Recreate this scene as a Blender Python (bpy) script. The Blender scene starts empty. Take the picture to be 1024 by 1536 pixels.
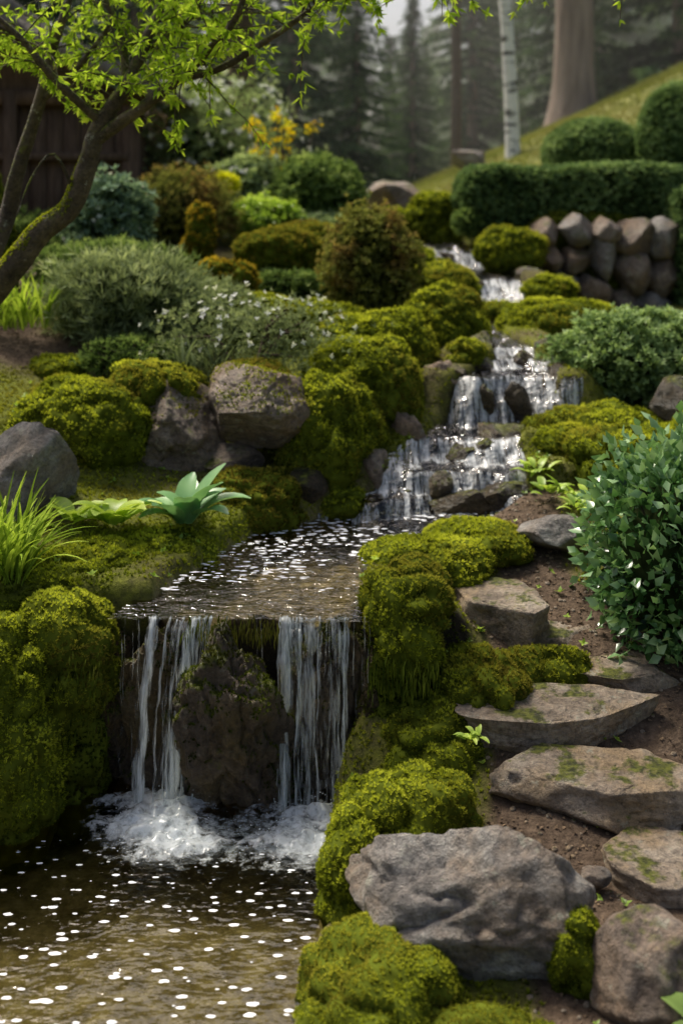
import bpy, bmesh, math, numpy as np
from mathutils import Vector, Euler
rng=np.random.default_rng(7)
scene=bpy.context.scene
# ---------------------------------------------------------------- helpers
def vn(p,seed=0):
    p=np.asarray(p,float); i=np.floor(p).astype(np.int64); f=p-i; f=f*f*(3-2*f)
    def h(a,b,c):
        n=(a*73856093)^(b*19349663)^(c*83492791)^(seed*2654435)
        n=(n^(n>>13))*1274126177; n=n&0x7fffffff; n=(n^(n>>16))&0xffffff
        return n/float(0xffffff)
    r=0
    for dx in (0,1):
        for dy in (0,1):
            for dz in (0,1):
                w=(f[...,0] if dx else 1-f[...,0])*(f[...,1] if dy else 1-f[...,1])*(f[...,2] if dz else 1-f[...,2])
                r=r+w*h(i[...,0]+dx,i[...,1]+dy,i[...,2]+dz)
    return r
def fbm(p,o=4,seed=0):
    a=.5;s=0;t=0
    for k in range(o):
        s=s+a*vn(np.asarray(p)*2**k+k*17.3,seed+k); t+=a; a*=.5
    return s/t*2-1
def sst(x): x=np.clip(x,0,1); return x*x*(3-2*x)
def norm(v): return v/np.maximum(np.linalg.norm(v,axis=-1,keepdims=True),1e-9)
def mk(name,V,F,mat,T=None,smooth=False,parent=None,attr='tint'):
    V=np.asarray(V,np.float32); me=bpy.data.meshes.new(name)
    if isinstance(F,np.ndarray):
        F=F.astype(np.int32); n,k=F.shape
        me.vertices.add(len(V)); me.vertices.foreach_set('co',V.ravel())
        me.loops.add(n*k); me.loops.foreach_set('vertex_index',F.ravel())
        me.polygons.add(n); me.polygons.foreach_set('loop_start',np.arange(0,n*k,k,dtype=np.int32))
        me.update(calc_edges=True)
    else:
        me.from_pydata([tuple(map(float,v)) for v in V],[],F); me.update()
    if T is not None:
        a=me.attributes.new(attr,'FLOAT','POINT'); a.data.foreach_set('value',np.asarray(T,np.float32).ravel())
    if smooth: me.polygons.foreach_set('use_smooth',np.ones(len(me.polygons),bool))
    me.materials.append(mat)
    o=bpy.data.objects.new(name,me); scene.collection.objects.link(o)
    if parent is not None: o.parent=parent
    return o
def empty(name):
    o=bpy.data.objects.new(name,None); scene.collection.objects.link(o); return o
_ico={}
def ico(n):
    if n not in _ico:
        bm=bmesh.new(); bmesh.ops.create_icosphere(bm,subdivisions=n,radius=1)
        V=np.array([v.co[:] for v in bm.verts]); F=np.array([[v.index for v in f.verts] for f in bm.faces]); bm.free()
        _ico[n]=(V,F)
    return _ico[n][0].copy(),_ico[n][1]
def rotz(V,a):
    c,s=math.cos(a),math.sin(a); return V@np.array([[c,s,0],[-s,c,0],[0,0,1]])
def rotx(V,a):
    c,s=math.cos(a),math.sin(a); return V@np.array([[1,0,0],[0,c,s],[0,-s,c]])
def roty(V,a):
    c,s=math.cos(a),math.sin(a); return V@np.array([[c,0,-s],[0,1,0],[s,0,c]])
def sample(V,F,dens,mask=None):
    a,b,c=V[F[:,0]],V[F[:,1]],V[F[:,2]]
    n=np.cross(b-a,c-a); A=np.linalg.norm(n,axis=1)/2; n=norm(n)
    N=int(A.sum()*dens)
    if N<1: return np.zeros((0,3)),np.zeros((0,3))
    idx=rng.choice(len(F),N,p=A/A.sum()); r1=np.sqrt(rng.random(N));r2=rng.random(N)
    P=(1-r1)[:,None]*a[idx]+(r1*(1-r2))[:,None]*b[idx]+(r1*r2)[:,None]*c[idx]; n=n[idx]
    if mask is not None:
        m=mask(P,n); P=P[m]; n=n[m]
    return P,n
def inst(tmpl,pos,up,scale,tint):
    tv,tf,tt=tmpl; N=len(pos)
    z=norm(up); x=norm(np.cross(z,rng.normal(size=(N,3)))); y=np.cross(z,x)
    V=(tv[None,:,0:1]*x[:,None]+tv[None,:,1:2]*y[:,None]+tv[None,:,2:3]*z[:,None])*np.asarray(scale)[:,None,None]+pos[:,None]
    F=(tf[None]+(np.arange(N)*len(tv))[:,None,None]).reshape(-1,tf.shape[1])
    T=np.clip(np.asarray(tint)[:,None]+tt[None],0,1)
    return V.reshape(-1,3),F,T.ravel()
def cat(parts):
    Vs=[];Fs=[];Ts=[];o=0
    for V,F,T in parts:
        Vs.append(V);Fs.append(F+o);Ts.append(T);o+=len(V)
    return np.concatenate(Vs),np.concatenate(Fs),np.concatenate(Ts)
def tuft(n=6,spread=.8,w=.16,seed=1):
    r=np.random.default_rng(seed); V=[];F=[];T=[]
    for k in range(n):
        a=k/n*6.283+r.random(); t=r.uniform(.15,spread); l=r.uniform(.7,1.1)
        d=np.array([math.cos(a)*math.sin(t),math.sin(a)*math.sin(t),math.cos(t)]); s=np.array([-math.sin(a),math.cos(a),0])
        b=d*.05; i=len(V); V+=[b-s*w,b+s*w,d*l]; F.append([i,i+1,i+2]); T+=[-.3,-.3,.25]
    return np.array(V),np.array(F),np.array(T)
TUFT=tuft()
def leafcl(n=1,w=.28,seed=2,spread=.9,fold=.08):
    r=np.random.default_rng(seed); V=[];F=[];T=[]
    for k in range(n):
        a=k/n*6.283+r.random(); t=r.uniform(.3,spread) if n>1 else 0
        d=np.array([math.cos(a)*math.sin(t),math.sin(a)*math.sin(t),math.cos(t)]); s=np.array([-math.sin(a),math.cos(a),0]); u=np.cross(d,s)
        i=len(V); l=r.uniform(.8,1.1)
        V+=[d*.02,d*.4*l+s*w+u*fold,d*l-u*fold,d*.4*l-s*w+u*fold,d*.45*l]
        F+=[[i,i+1,i+4],[i+1,i+2,i+4],[i+2,i+3,i+4],[i+3,i,i+4]]; q=r.uniform(-.1,.1); T+=[q-.15,q,q+.1,q,q]
    return np.array(V),np.array(F),np.array(T)
LEAF=leafcl(1); SPRIG=leafcl(5,w=.2,spread=1.1); NARROW=leafcl(4,w=.09,spread=.8); NEED=leafcl(7,w=.05,spread=.9,fold=.0)
# ---------------------------------------------------------------- materials
def newmat(name):
    m=bpy.data.materials.new(name); m.use_nodes=True; nt=m.node_tree; nt.nodes.clear()
    return m,nt,nt.nodes,nt.links
def ramp(N,stops):
    r=N.new('ShaderNodeValToRGB'); e=r.color_ramp.elements
    while len(e)<len(stops): e.new(.5)
    for q,(p,c) in zip(e,stops): q.position=p; q.color=(*c,1) if len(c)==3 else c
    return r
def mixc(N,L,f,a,b,mode='MIX'):
    m=N.new('ShaderNodeMix'); m.data_type='RGBA'; m.blend_type=mode
    for s,v in ((m.inputs[0],f),(m.inputs[6],a),(m.inputs[7],b)):
        if hasattr(v,'links'): L.new(v,s)
        else: s.default_value=v if isinstance(v,(int,float)) else (*v,1)
    return m.outputs[2]
def math_(N,L,op,a,b=None,clamp=False):
    m=N.new('ShaderNodeMath'); m.operation=op; m.use_clamp=clamp
    for k,v in enumerate((a,b)):
        if v is None: continue
        if hasattr(v,'links'): L.new(v,m.inputs[k])
        else: m.inputs[k].default_value=v
    return m.outputs[0]
def posnoise(N,L,scale,detail=4,stretch=None,rough=.55):
    g=N.new('ShaderNodeNewGeometry'); n=N.new('ShaderNodeTexNoise'); n.inputs['Scale'].default_value=scale; n.inputs['Detail'].default_value=detail; n.inputs['Roughness'].default_value=rough
    if stretch:
        mp=N.new('ShaderNodeMapping'); mp.inputs['Scale'].default_value=stretch; L.new(g.outputs['Position'],mp.inputs[0]); L.new(mp.outputs[0],n.inputs['Vector'])
    else: L.new(g.outputs['Position'],n.inputs['Vector'])
    return n.outputs['Fac']
def leafmat(name,stops,trans=.35,rough=.55,alt=None,nscale=5,spec=.3,altlo=.5,althi=.68,gain=1.18,altk=.6,nk=.9):
    m,nt,N,L=newmat(name); a=N.new('ShaderNodeAttribute'); a.attribute_name='tint'
    stops=[(p,tuple(min(.8,x*gain) for x in c)) for p,c in stops]
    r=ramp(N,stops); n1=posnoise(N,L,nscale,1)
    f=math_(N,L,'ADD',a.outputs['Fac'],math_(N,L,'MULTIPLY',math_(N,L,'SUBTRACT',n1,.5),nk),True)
    L.new(f,r.inputs[0]); c=r.outputs[0]
    if alt:
        n2=posnoise(N,L,nscale*.45+.7,2); rr=ramp(N,[(altlo,(0,0,0)),(althi,(1,1,1))]); L.new(n2,rr.inputs[0])
        c=mixc(N,L,math_(N,L,'MULTIPLY',rr.outputs[0],altk),c,alt)
    if spec<=.3: p=N.new('ShaderNodeBsdfDiffuse'); L.new(c,p.inputs['Color'])
    else:
        p=N.new('ShaderNodeBsdfPrincipled'); p.inputs['Roughness'].default_value=rough; p.inputs['Specular IOR Level'].default_value=spec; L.new(c,p.inputs['Base Color'])
    t=N.new('ShaderNodeBsdfTranslucent'); L.new(mixc(N,L,.5,c,(1,1,.35),'MULTIPLY'),t.inputs[0])
    mx=N.new('ShaderNodeMixShader'); mx.inputs[0].default_value=trans; L.new(p.outputs[0],mx.inputs[1]); L.new(t.outputs[0],mx.inputs[2])
    o=N.new('ShaderNodeOutputMaterial'); L.new(mx.outputs[0],o.inputs[0]); return m
MOSS=leafmat('moss_leaf',[(0,(.04,.052,.006)),(.3,(.15,.185,.014)),(.65,(.34,.375,.028)),(1,(.58,.60,.065))],.35,.7,alt=(.27,.21,.045),nscale=4,nk=1.1)
MOSSD=leafmat('moss_dark_leaf',[(0,(.012,.02,.003)),(.4,(.055,.078,.009)),(.8,(.14,.17,.02)),(1,(.25,.28,.03))],.3,.7,alt=(.09,.065,.02),nscale=6,nk=1.1)
MOSSB=leafmat('moss_brown_leaf',[(0,(.03,.03,.006)),(.4,(.14,.13,.018)),(.8,(.31,.28,.04)),(1,(.43,.40,.05))],.3,.7,alt=(.2,.11,.035),nscale=6)
MOSSY=leafmat('moss_gold_leaf',[(0,(.05,.04,.006)),(.4,(.26,.19,.02)),(.8,(.52,.38,.04)),(1,(.64,.48,.05))],.3,.7,nscale=6)
BUSH=leafmat('bush_leaf',[(0,(.02,.035,.012)),(.4,(.08,.13,.035)),(.8,(.19,.27,.08)),(1,(.33,.41,.13))],.35,.4,nscale=6,nk=1.2)
BOX=leafmat('boxwood_leaf',[(0,(.025,.045,.018)),(.4,(.09,.15,.055)),(.8,(.21,.3,.115)),(1,(.34,.43,.18))],.3,.45,nscale=3,nk=1.1)
LIME=leafmat('lime_leaf',[(0,(.05,.08,.01)),(.4,(.18,.29,.035)),(.8,(.37,.5,.07)),(1,(.5,.62,.1))],.4,.4,nscale=4,spec=.4)
TREEL=leafmat('maple_leaf',[(0,(.08,.12,.01)),(.4,(.24,.37,.03)),(.8,(.45,.58,.06)),(1,(.58,.7,.09))],.5,.45,nscale=4)
GREY=leafmat('greygreen_leaf',[(0,(.045,.06,.028)),(.4,(.14,.18,.085)),(.8,(.27,.32,.16)),(1,(.38,.43,.23))],.35,.6,nscale=6,nk=1.1)
REDB=leafmat('bronze_leaf',[(0,(.03,.035,.012)),(.4,(.11,.125,.032)),(.8,(.24,.25,.06)),(1,(.34,.24,.08))],.35,.5,alt=(.25,.12,.055),nscale=9)
PALE=leafmat('pale_leaf',[(0,(.07,.095,.045)),(.4,(.18,.24,.11)),(.8,(.34,.42,.2)),(1,(.42,.48,.27))],.4,.55,nscale=4)
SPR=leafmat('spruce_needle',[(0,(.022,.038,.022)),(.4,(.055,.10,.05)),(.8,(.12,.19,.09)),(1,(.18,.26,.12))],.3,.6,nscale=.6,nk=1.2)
SPRF=leafmat('hazed_spruce_needle',[(0,(.09,.135,.08)),(.4,(.155,.23,.13)),(.8,(.24,.33,.19)),(1,(.32,.41,.25))],.35,.7,nscale=.4)  # aerial haze painted into the colour: paler needles for the far rows
GRASS=leafmat('grass_blade',[(0,(.05,.085,.01)),(.4,(.18,.27,.03)),(.8,(.35,.46,.06)),(1,(.48,.57,.1))],.4,.45,nscale=3)
LAWN=leafmat('lawn_blade',[(0,(.08,.09,.025)),(.4,(.19,.21,.055)),(.8,(.29,.31,.09)),(1,(.38,.37,.12))],.3,.6,nscale=.8,alt=(.28,.22,.1))
WHITE=leafmat('white_petal',[(0,(.6,.62,.6)),(1,(.8,.8,.8))],.3,.5)
YEL=leafmat('yellow_petal',[(0,(.7,.42,.01)),(1,(.8,.65,.02))],.3,.5)
def solid(name,c1,c2,scale=8,rough=.9,bump=.4,stretch=None,bs=None,spec=.2):
    m,nt,N,L=newmat(name); n=posnoise(N,L,scale,4,stretch); r=ramp(N,[(.3,c1),(.7,c2)]); L.new(n,r.inputs[0])
    p=N.new('ShaderNodeBsdfPrincipled'); L.new(r.outputs[0],p.inputs['Base Color']); p.inputs['Roughness'].default_value=rough; p.inputs['Specular IOR Level'].default_value=spec
    b=N.new('ShaderNodeBump'); b.inputs['Strength'].default_value=bump; b.inputs['Distance'].default_value=.02
    n2=posnoise(N,L,bs or scale*5,3,stretch); L.new(n2,b.inputs['Height']); L.new(b.outputs[0],p.inputs['Normal'])
    o=N.new('ShaderNodeOutputMaterial'); L.new(p.outputs[0],o.inputs[0]); return m
def flat(name,col):
    m,nt,N,L=newmat(name); r=ramp(N,[(.3,tuple(x*.5 for x in col)),(.7,tuple(x*1.5 for x in col))]); L.new(posnoise(N,L,20,1),r.inputs[0]); d=N.new('ShaderNodeBsdfDiffuse'); L.new(r.outputs[0],d.inputs[0]); o=N.new('ShaderNodeOutputMaterial'); L.new(d.outputs[0],o.inputs[0]); return m
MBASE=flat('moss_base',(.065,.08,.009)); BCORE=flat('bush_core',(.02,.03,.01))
BARK=solid('bark',(.05,.037,.027),(.15,.11,.075),30,bump=.8)
BARKG=solid('grey_bark',(.18,.14,.11),(.34,.27,.22),3,bump=1,stretch=(3,3,.4))
WOOD=solid('dark_wood',(.08,.05,.033),(.18,.12,.08),10,bump=.5,stretch=(6,6,.6))
ROOF=solid('roof_tile',(.12,.105,.09),(.28,.25,.22),8,bump=.5)
def rockmat(name,cs,moss=.0,wet=.85,bump=.8,warm=None,lichen=.6):
    m,nt,N,L=newmat(name); n=posnoise(N,L,6,7,rough=.72); r=ramp(N,[(.32,cs[0]),(.5,cs[1]),(.70,cs[2])]); L.new(n,r.inputs[0]); c=r.outputs[0]
    n2=posnoise(N,L,60,4,rough=.8); r2=ramp(N,[(.3,(.35,.35,.35)),(.5,(.95,.95,.95)),(.75,(1.55,1.5,1.4))]); L.new(n2,r2.inputs[0]); c=mixc(N,L,.95,c,r2.outputs[0],'MULTIPLY')
    if warm:
        n4=posnoise(N,L,4.3,4,rough=.65); r4=ramp(N,[(.46,(0,0,0)),(.60,(1,1,1))]); L.new(n4,r4.inputs[0]); c=mixc(N,L,math_(N,L,'MULTIPLY',r4.outputs[0],.65),c,mixc(N,L,.8,warm,r2.outputs[0],'MULTIPLY'))
    if lichen:
        rl=ramp(N,[(.60,(0,0,0)),(.66,(1,1,1))]); L.new(posnoise(N,L,19,4,rough=.75),rl.inputs[0]); c=mixc(N,L,math_(N,L,'MULTIPLY',rl.outputs[0],lichen),c,(.40,.40,.31))
    g=N.new('ShaderNodeNewGeometry')
    p=N.new('ShaderNodeBsdfPrincipled'); p.inputs['Roughness'].default_value=wet; p.inputs['Specular IOR Level'].default_value=.4
    if moss>0:
        s=N.new('ShaderNodeSeparateXYZ'); L.new(g.outputs['Normal'],s.inputs[0]); n3=posnoise(N,L,9,5,rough=.7)
        f=math_(N,L,'ADD',math_(N,L,'MULTIPLY',s.outputs[2],.3),math_(N,L,'MULTIPLY',n3,1.2)); mr=ramp(N,[(1.0-moss*.5-.06,(0,0,0)),(min(1,1.0-moss*.5+.08),(1,1,1))]); L.new(f,mr.inputs[0])
        mcol=ramp(N,[(.35,(.04,.046,.008)),(.65,(.17,.185,.02))]); L.new(posnoise(N,L,60,2),mcol.inputs[0]); c=mixc(N,L,mr.outputs[0],c,mcol.outputs[0])
    L.new(c,p.inputs['Base Color'])
    b=N.new('ShaderNodeBump'); b.inputs['Strength'].default_value=bump; b.inputs['Distance'].default_value=.045
    h=math_(N,L,'ADD',posnoise(N,L,12,8,rough=.74),math_(N,L,'MULTIPLY',n2,.35))
    L.new(h,b.inputs['Height']); L.new(b.outputs[0],p.inputs['Normal'])
    o=N.new('ShaderNodeOutputMaterial'); L.new(p.outputs[0],o.inputs[0]); return m
RG=rockmat('grey_granite',[(.10,.09,.08),(.26,.235,.215),(.52,.50,.46)],.0,.42,1.0,warm=(.25,.18,.12))
RP=rockmat('path_granite',[(.13,.10,.07),(.32,.255,.19),(.52,.45,.36)],.06,.6,1.0,warm=(.36,.25,.13))
RB=rockmat('brown_granite',[(.10,.075,.06),(.23,.175,.135),(.38,.32,.26)],.14,.6,1.0,warm=(.26,.17,.10))
RW=rockmat('wet_rock',[(.02,.016,.011),(.055,.042,.028),(.12,.09,.06)],.3,.25,1.0,warm=(.10,.07,.03),lichen=0)
RM=rockmat('mossy_wet_rock',[(.035,.026,.019),(.11,.08,.054),(.22,.17,.12)],.40,.33,1.0,warm=(.17,.12,.045),lichen=.25)
def watermat(name,tintc,foam=False,bs=14,bump=.35,stretch=(1,1.6,1),foamstretch=(18,5,30),fk=.5,fo=.78,ior=1.5):
    m,nt,N,L=newmat(name)
    b=N.new('ShaderNodeBump'); b.inputs['Strength'].default_value=bump; b.inputs['Distance'].default_value=.02
    h=math_(N,L,'ADD',posnoise(N,L,bs,2,stretch),math_(N,L,'MULTIPLY',posnoise(N,L,bs*3.2,1,stretch),.35)); L.new(h,b.inputs['Height'])
    t=N.new('ShaderNodeBsdfTransparent'); t.inputs[0].default_value=(*tintc,1); g=N.new('ShaderNodeBsdfGlossy'); g.inputs['Roughness'].default_value=.05
    L.new(b.outputs[0],g.inputs['Normal']); f=N.new('ShaderNodeFresnel'); f.inputs[0].default_value=ior; L.new(b.outputs[0],f.inputs['Normal'])
    mx=N.new('ShaderNodeMixShader'); L.new(f.outputs[0],mx.inputs[0]); L.new(t.outputs[0],mx.inputs[1]); L.new(g.outputs[0],mx.inputs[2]); out=mx.outputs[0]
    if foam:
        a=N.new('ShaderNodeAttribute'); a.attribute_name='tint'
        n=posnoise(N,L,1,4,foamstretch,.75); r=ramp(N,[(.0,(0,0,0)),(.28,(1,1,1))])
        v=math_(N,L,'SUBTRACT',math_(N,L,'ADD',n,math_(N,L,'MULTIPLY',a.outputs['Fac'],fk)),fo); L.new(v,r.inputs[0])
        w=N.new('ShaderNodeBsdfDiffuse'); w.inputs[0].default_value=(.78,.8,.8,1); L.new(b.outputs[0],w.inputs['Normal'])
        m2=N.new('ShaderNodeMixShader'); L.new(math_(N,L,'MULTIPLY',r.outputs[0],.85),m2.inputs[0]); L.new(out,m2.inputs[1]); L.new(w.outputs[0],m2.inputs[2]); out=m2.outputs[0]
    o=N.new('ShaderNodeOutputMaterial'); L.new(out,o.inputs[0]); return m
WPOOL=watermat('pool_water',(.76,.74,.58),True,11,.45,foamstretch=(26,26,30),ior=1.65)
WSTR=watermat('stream_water',(.88,.84,.70),True,15,.9,foamstretch=(42,8,6),fk=.42,fo=.80,ior=1.55)
def fallmat(name,stretch,lo,hi,mx_=.9,roughn=.6):
    m,nt,N,L=newmat(name); a=N.new('ShaderNodeAttribute'); a.attribute_name='tint'
    n=posnoise(N,L,1,4,stretch,roughn); r=ramp(N,[(lo,(0,0,0)),(hi,(1,1,1))]); L.new(math_(N,L,'ADD',n,math_(N,L,'MULTIPLY',math_(N,L,'SUBTRACT',a.outputs['Fac'],.5),.6)),r.inputs[0])
    f=math_(N,L,'MULTIPLY',r.outputs[0],mx_); f=math_(N,L,'MULTIPLY',f,math_(N,L,'MULTIPLY',a.outputs['Fac'],3,True))
    w=N.new('ShaderNodeBsdfPrincipled'); w.inputs['Base Color'].default_value=(.78,.83,.86,1); w.inputs['Roughness'].default_value=.2
    tl=N.new('ShaderNodeBsdfTranslucent'); tl.inputs[0].default_value=(.82,.87,.9,1); ws=N.new('ShaderNodeMixShader'); ws.inputs[0].default_value=.45; L.new(w.outputs[0],ws.inputs[1]); L.new(tl.outputs[0],ws.inputs[2])
    t=N.new('ShaderNodeBsdfTransparent'); t.inputs[0].default_value=(.95,.96,.95,1); mx=N.new('ShaderNodeMixShader'); L.new(f,mx.inputs[0]); L.new(t.outputs[0],mx.inputs[1]); L.new(ws.outputs[0],mx.inputs[2])
    o=N.new('ShaderNodeOutputMaterial'); L.new(mx.outputs[0],o.inputs[0]); return m
FALL=fallmat('falling_water',(120,20,9),.44,.80,.8,.7)
FOAM=fallmat('foam',(45,45,45),.36,.66,.9)
# ---------------------------------------------------------------- terrain
XS=[-6,-3,-1.8,-1.2,-.6,0,.6,1.2,1.8,3,6]
G=[(-3,[.6,.3,.1,0,0,0,.04,.06,.1,.3,.6]),(2.0,[.6,.3,.1,0,0,0,.04,.06,.1,.3,.6]),(2.4,[.6,.4,.15,0,0,.02,.05,.08,.12,.3,.6]),
(2.8,[.7,.5,.3,.1,0,.03,.07,.09,.16,.4,.7]),(3.0,[.8,.6,.4,.2,0,.06,.12,.13,.22,.5,.8]),(3.2,[.9,.7,.5,.35,.2,.12,.19,.2,.3,.6,.9]),
(3.4,[.95,.8,.62,.5,.45,.3,.26,.27,.4,.65,.95]),(3.6,[1,.85,.68,.57,.56,.52,.35,.34,.46,.7,1]),(4.0,[1.1,.92,.75,.62,.58,.53,.47,.48,.58,.8,1.1]),
(4.6,[1.2,1.1,1.0,.85,.72,.62,.6,.60,.65,.85,1.2]),(5.3,[1.4,1.25,1.15,1.05,.98,.9,.85,.78,.80,.95,1.3]),(6,[1.5,1.4,1.3,1.25,1.15,1.03,1.0,.88,.84,1.0,1.5]),
(7,[1.6,1.5,1.42,1.38,1.28,1.18,1.10,1.0,.90,1.05,1.6]),(8.5,[1.7,1.6,1.5,1.45,1.4,1.35,1.3,1.15,.98,1.05,1.7]),(9.1,[1.75,1.65,1.55,1.5,1.45,1.42,1.4,1.3,1.02,1.1,1.8]),(10,[1.8,1.7,1.6,1.55,1.5,1.5,1.5,1.6,1.7,1.95,2.3]),
(12,[1.9,1.8,1.7,1.65,1.6,1.6,1.7,1.85,2.0,2.3,2.9]),(17,[2,1.9,1.8,1.8,1.8,1.85,1.98,2.2,2.45,2.98,4.3]),(20,[2,2,2,2,2,2,2.1,2.3,2.55,3.05,4.45]),(27,[2.2,2.2,2.2,2.2,2.2,2.2,2.3,2.4,2.6,3,3.9]),(60,[3]*11),(300,[4]*11)]
GY=[g[0] for g in G]; GZ=np.array([g[1] for g in G])
SY=[3.4,3.82,4.3,4.6,4.9,5.3,5.6,6.5,8,9,11]
SL=[-.67,-.54,-.36,.08,.28,.48,.74,.72,.86,.6,.3]; SR=[.07,.09,.5,.78,.78,1.02,1.0,.9,1.32,1.2,.7]
WY=[3.36,4.60,4.66,4.84,4.92,5.26,5.33,5.56,5.63,7.85,8.05,8.9,9.1,11]; WZ=[.505,.515,.66,.67,.75,.76,.96,.975,1.05,1.13,1.30,1.33,1.48,1.6]
STEPS=[4.63,4.88,5.30,5.60,7.95,9.0]
PRY=[-3,2.0,2.4,2.75,3.3,3.42]; PRX=[-.15,-.12,-.08,-.04,.03,.06]
def zw(y): return np.interp(y,WY,WZ)
def H(x,y):
    rows=np.stack([np.interp(x,XS,r) for r in GZ]); 
    j=np.clip(np.searchsorted(GY,y)-1,0,len(GY)-2); gy=np.array(GY); t=np.clip((y-gy[j])/(gy[j+1]-gy[j]),0,1)
    i=np.arange(len(x)); z=rows[j,i]*(1-t)+rows[j+1,i]*t
    z=z+np.where((y>1)&(y<20),1,.4)*.035*fbm(np.stack([x*2.5,y*2.5,x*0],-1),4,3)
    up=(y>3.54)&(y<11); xl=np.interp(y,SY,SL); xr=np.interp(y,SY,SR)
    jit=.05*fbm(np.stack([x*5,y*5,x*0],-1),3,8); ins=np.minimum(x-xl,xr-x)+jit
    near=sst((ins+.35)/.2); z=np.where(up,np.maximum(z,(zw(y)+.035)*near+z*(1-near)),z)
    m=sst(ins/.07)*up; bed=zw(y-.06)-.10+.06*fbm(np.stack([x*12,y*12,x*0],-1),3,5); z=z*(1-m)+bed*m
    pr=np.interp(y,PRY,PRX)+jit; ip=np.minimum(np.minimum(pr-x,x+1.7),np.minimum(3.56-y,y+1.2)); m=sst(ip/.06)
    z=z*(1-m)+m*(-.14+.03*fbm(np.stack([x*6,y*6,x*0],-1),3,6)); return z
def axis(segs):
    return np.concatenate([np.arange(a,b,s) for a,b,s in segs]+[[segs[-1][1]]])
ax=axis([(-160,-20,14),(-20,-8,1.5),(-8,-2.6,.18),(-2.6,2.4,.022),(2.4,8,.18),(8,20,1.5),(20,160,14)])
ay=axis([(-60,-4,8),(-4,2,.3),(2,5.2,.022),(5.2,8,.04),(8,14,.12),(14,30,.5),(30,300,15)])
X,Y=np.meshgrid(ax,ay); Z=H(X.ravel(),Y.ravel())
TV=np.stack([X.ravel(),Y.ravel(),Z],-1); nx,ny=len(ax),len(ay)
ii=(np.arange(ny-1)[:,None]*nx+np.arange(nx-1)[None]).ravel(); TF=np.stack([ii,ii+1,ii+nx+1,ii+nx],-1)
def pathx(y): return np.interp(y,[2.2,2.6,3.0,3.4,3.7,4.0,4.4],[.75,.75,.72,.80,.80,.66,.72])
def mossmask(P):
    x,y=P[:,0],P[:,1]; n=fbm(np.stack([x*3,y*3,x*0],-1),4,11)
    d=np.abs(x-pathx(y)); hw=np.where(y<3.9,.32,.12); path=sst((hw-d)/.12+.5+n*.5)*((y>1.5)&(y<4.6))
    soil=sst((-.9-x)/.3)*sst((y-4.9)/.3)*.9
    m=np.clip(.75+n*.9-path*1.5-soil*.8,0,1)
    return m*(y<60)
def grassmask(P): return sst((P[:,1]-9.5)/1.0)
m_,nt,N,L=newmat('ground')
def at(n): a=N.new('ShaderNodeAttribute'); a.attribute_name=n; return a.outputs['Fac']
rs=ramp(N,[(.3,(.036,.025,.017)),(.5,(.09,.063,.043)),(.75,(.18,.13,.09))]); L.new(posnoise(N,L,35,6,rough=.75),rs.inputs[0])
rm=ramp(N,[(.3,(.05,.06,.009)),(.7,(.18,.2,.02))]); L.new(posnoise(N,L,30,3),rm.inputs[0])
rg=ramp(N,[(.3,(.12,.13,.04)),(.7,(.25,.25,.08))]); L.new(posnoise(N,L,1.5,4),rg.inputs[0])
rb=ramp(N,[(.3,(.085,.070,.030)),(.5,(.21,.175,.085)),(.7,(.38,.33,.18))]); L.new(posnoise(N,L,16,6,rough=.7),rb.inputs[0])
c=mixc(N,L,at('tint'),rs.outputs[0],rm.outputs[0]); c=mixc(N,L,at('grass'),c,rg.outputs[0]); c=mixc(N,L,at('bed'),c,rb.outputs[0]); c=mixc(N,L,at('wetcliff'),c,(.022,.018,.011))
p=N.new('ShaderNodeBsdfPrincipled'); p.inputs['Roughness'].default_value=.95; p.inputs['Specular IOR Level'].default_value=.15; L.new(c,p.inputs['Base Color'])
b=N.new('ShaderNodeBump'); b.inputs['Strength'].default_value=.9; b.inputs['Distance'].default_value=.015; L.new(posnoise(N,L,60,4,rough=.7),b.inputs['Height']); L.new(b.outputs[0],p.inputs['Normal'])
o=N.new('ShaderNodeOutputMaterial'); L.new(p.outputs[0],o.inputs[0])
ground=mk('ground',TV,TF,m_,mossmask(TV),smooth=True)
def addattr(ob,n,v):
    a=ob.data.attributes.new(n,'FLOAT','POINT'); a.data.foreach_set('value',np.asarray(v,np.float32))
addattr(ground,'grass',grassmask(TV))
def instream(P,mg=0.): return (P[:,1]>3.54)&(P[:,1]<11)&(P[:,0]>np.interp(P[:,1],SY,SL)-mg)&(P[:,0]<np.interp(P[:,1],SY,SR)+mg)&(P[:,2]<zw(P[:,1])+.005)
bedm=((TV[:,2]<-.02)&(TV[:,1]<3.4))|(instream(TV,.05)&(TV[:,1]<4.6))
addattr(ground,'bed',bedm.astype(float))
wetm=((TV[:,1]>3.40)&(TV[:,1]<3.60)&(TV[:,0]>-.95)&(TV[:,0]<.4)&(TV[:,2]<.47))|(instream(TV,.05)&(TV[:,1]>=4.6))
addattr(ground,'wetcliff',wetm.astype(float))
def bedm_at(P): return instream(P)|((P[:,2]<.015)&(P[:,1]<3.6))|((P[:,1]>3.38)&(P[:,1]<3.6)&(P[:,0]>-.72)&(P[:,0]<.1))
sel=(X[:-1,:-1]>-3.2)&(X[:-1,:-1]<2.8)&(Y[:-1,:-1]>2.1)&(Y[:-1,:-1]<8); q=TF[sel.ravel()]; tri=np.concatenate([q[:,[0,1,2]],q[:,[0,2,3]]])
Pn,nn=sample(TV,tri,6500,lambda P,n:(rng.random(len(P))<mossmask(P)**1.5)&(~bedm_at(P))); far=Pn[:,1]>5.2; kp=~far|(rng.random(len(Pn))<.4); Pn=Pn[kp]; nn=nn[kp]
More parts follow.
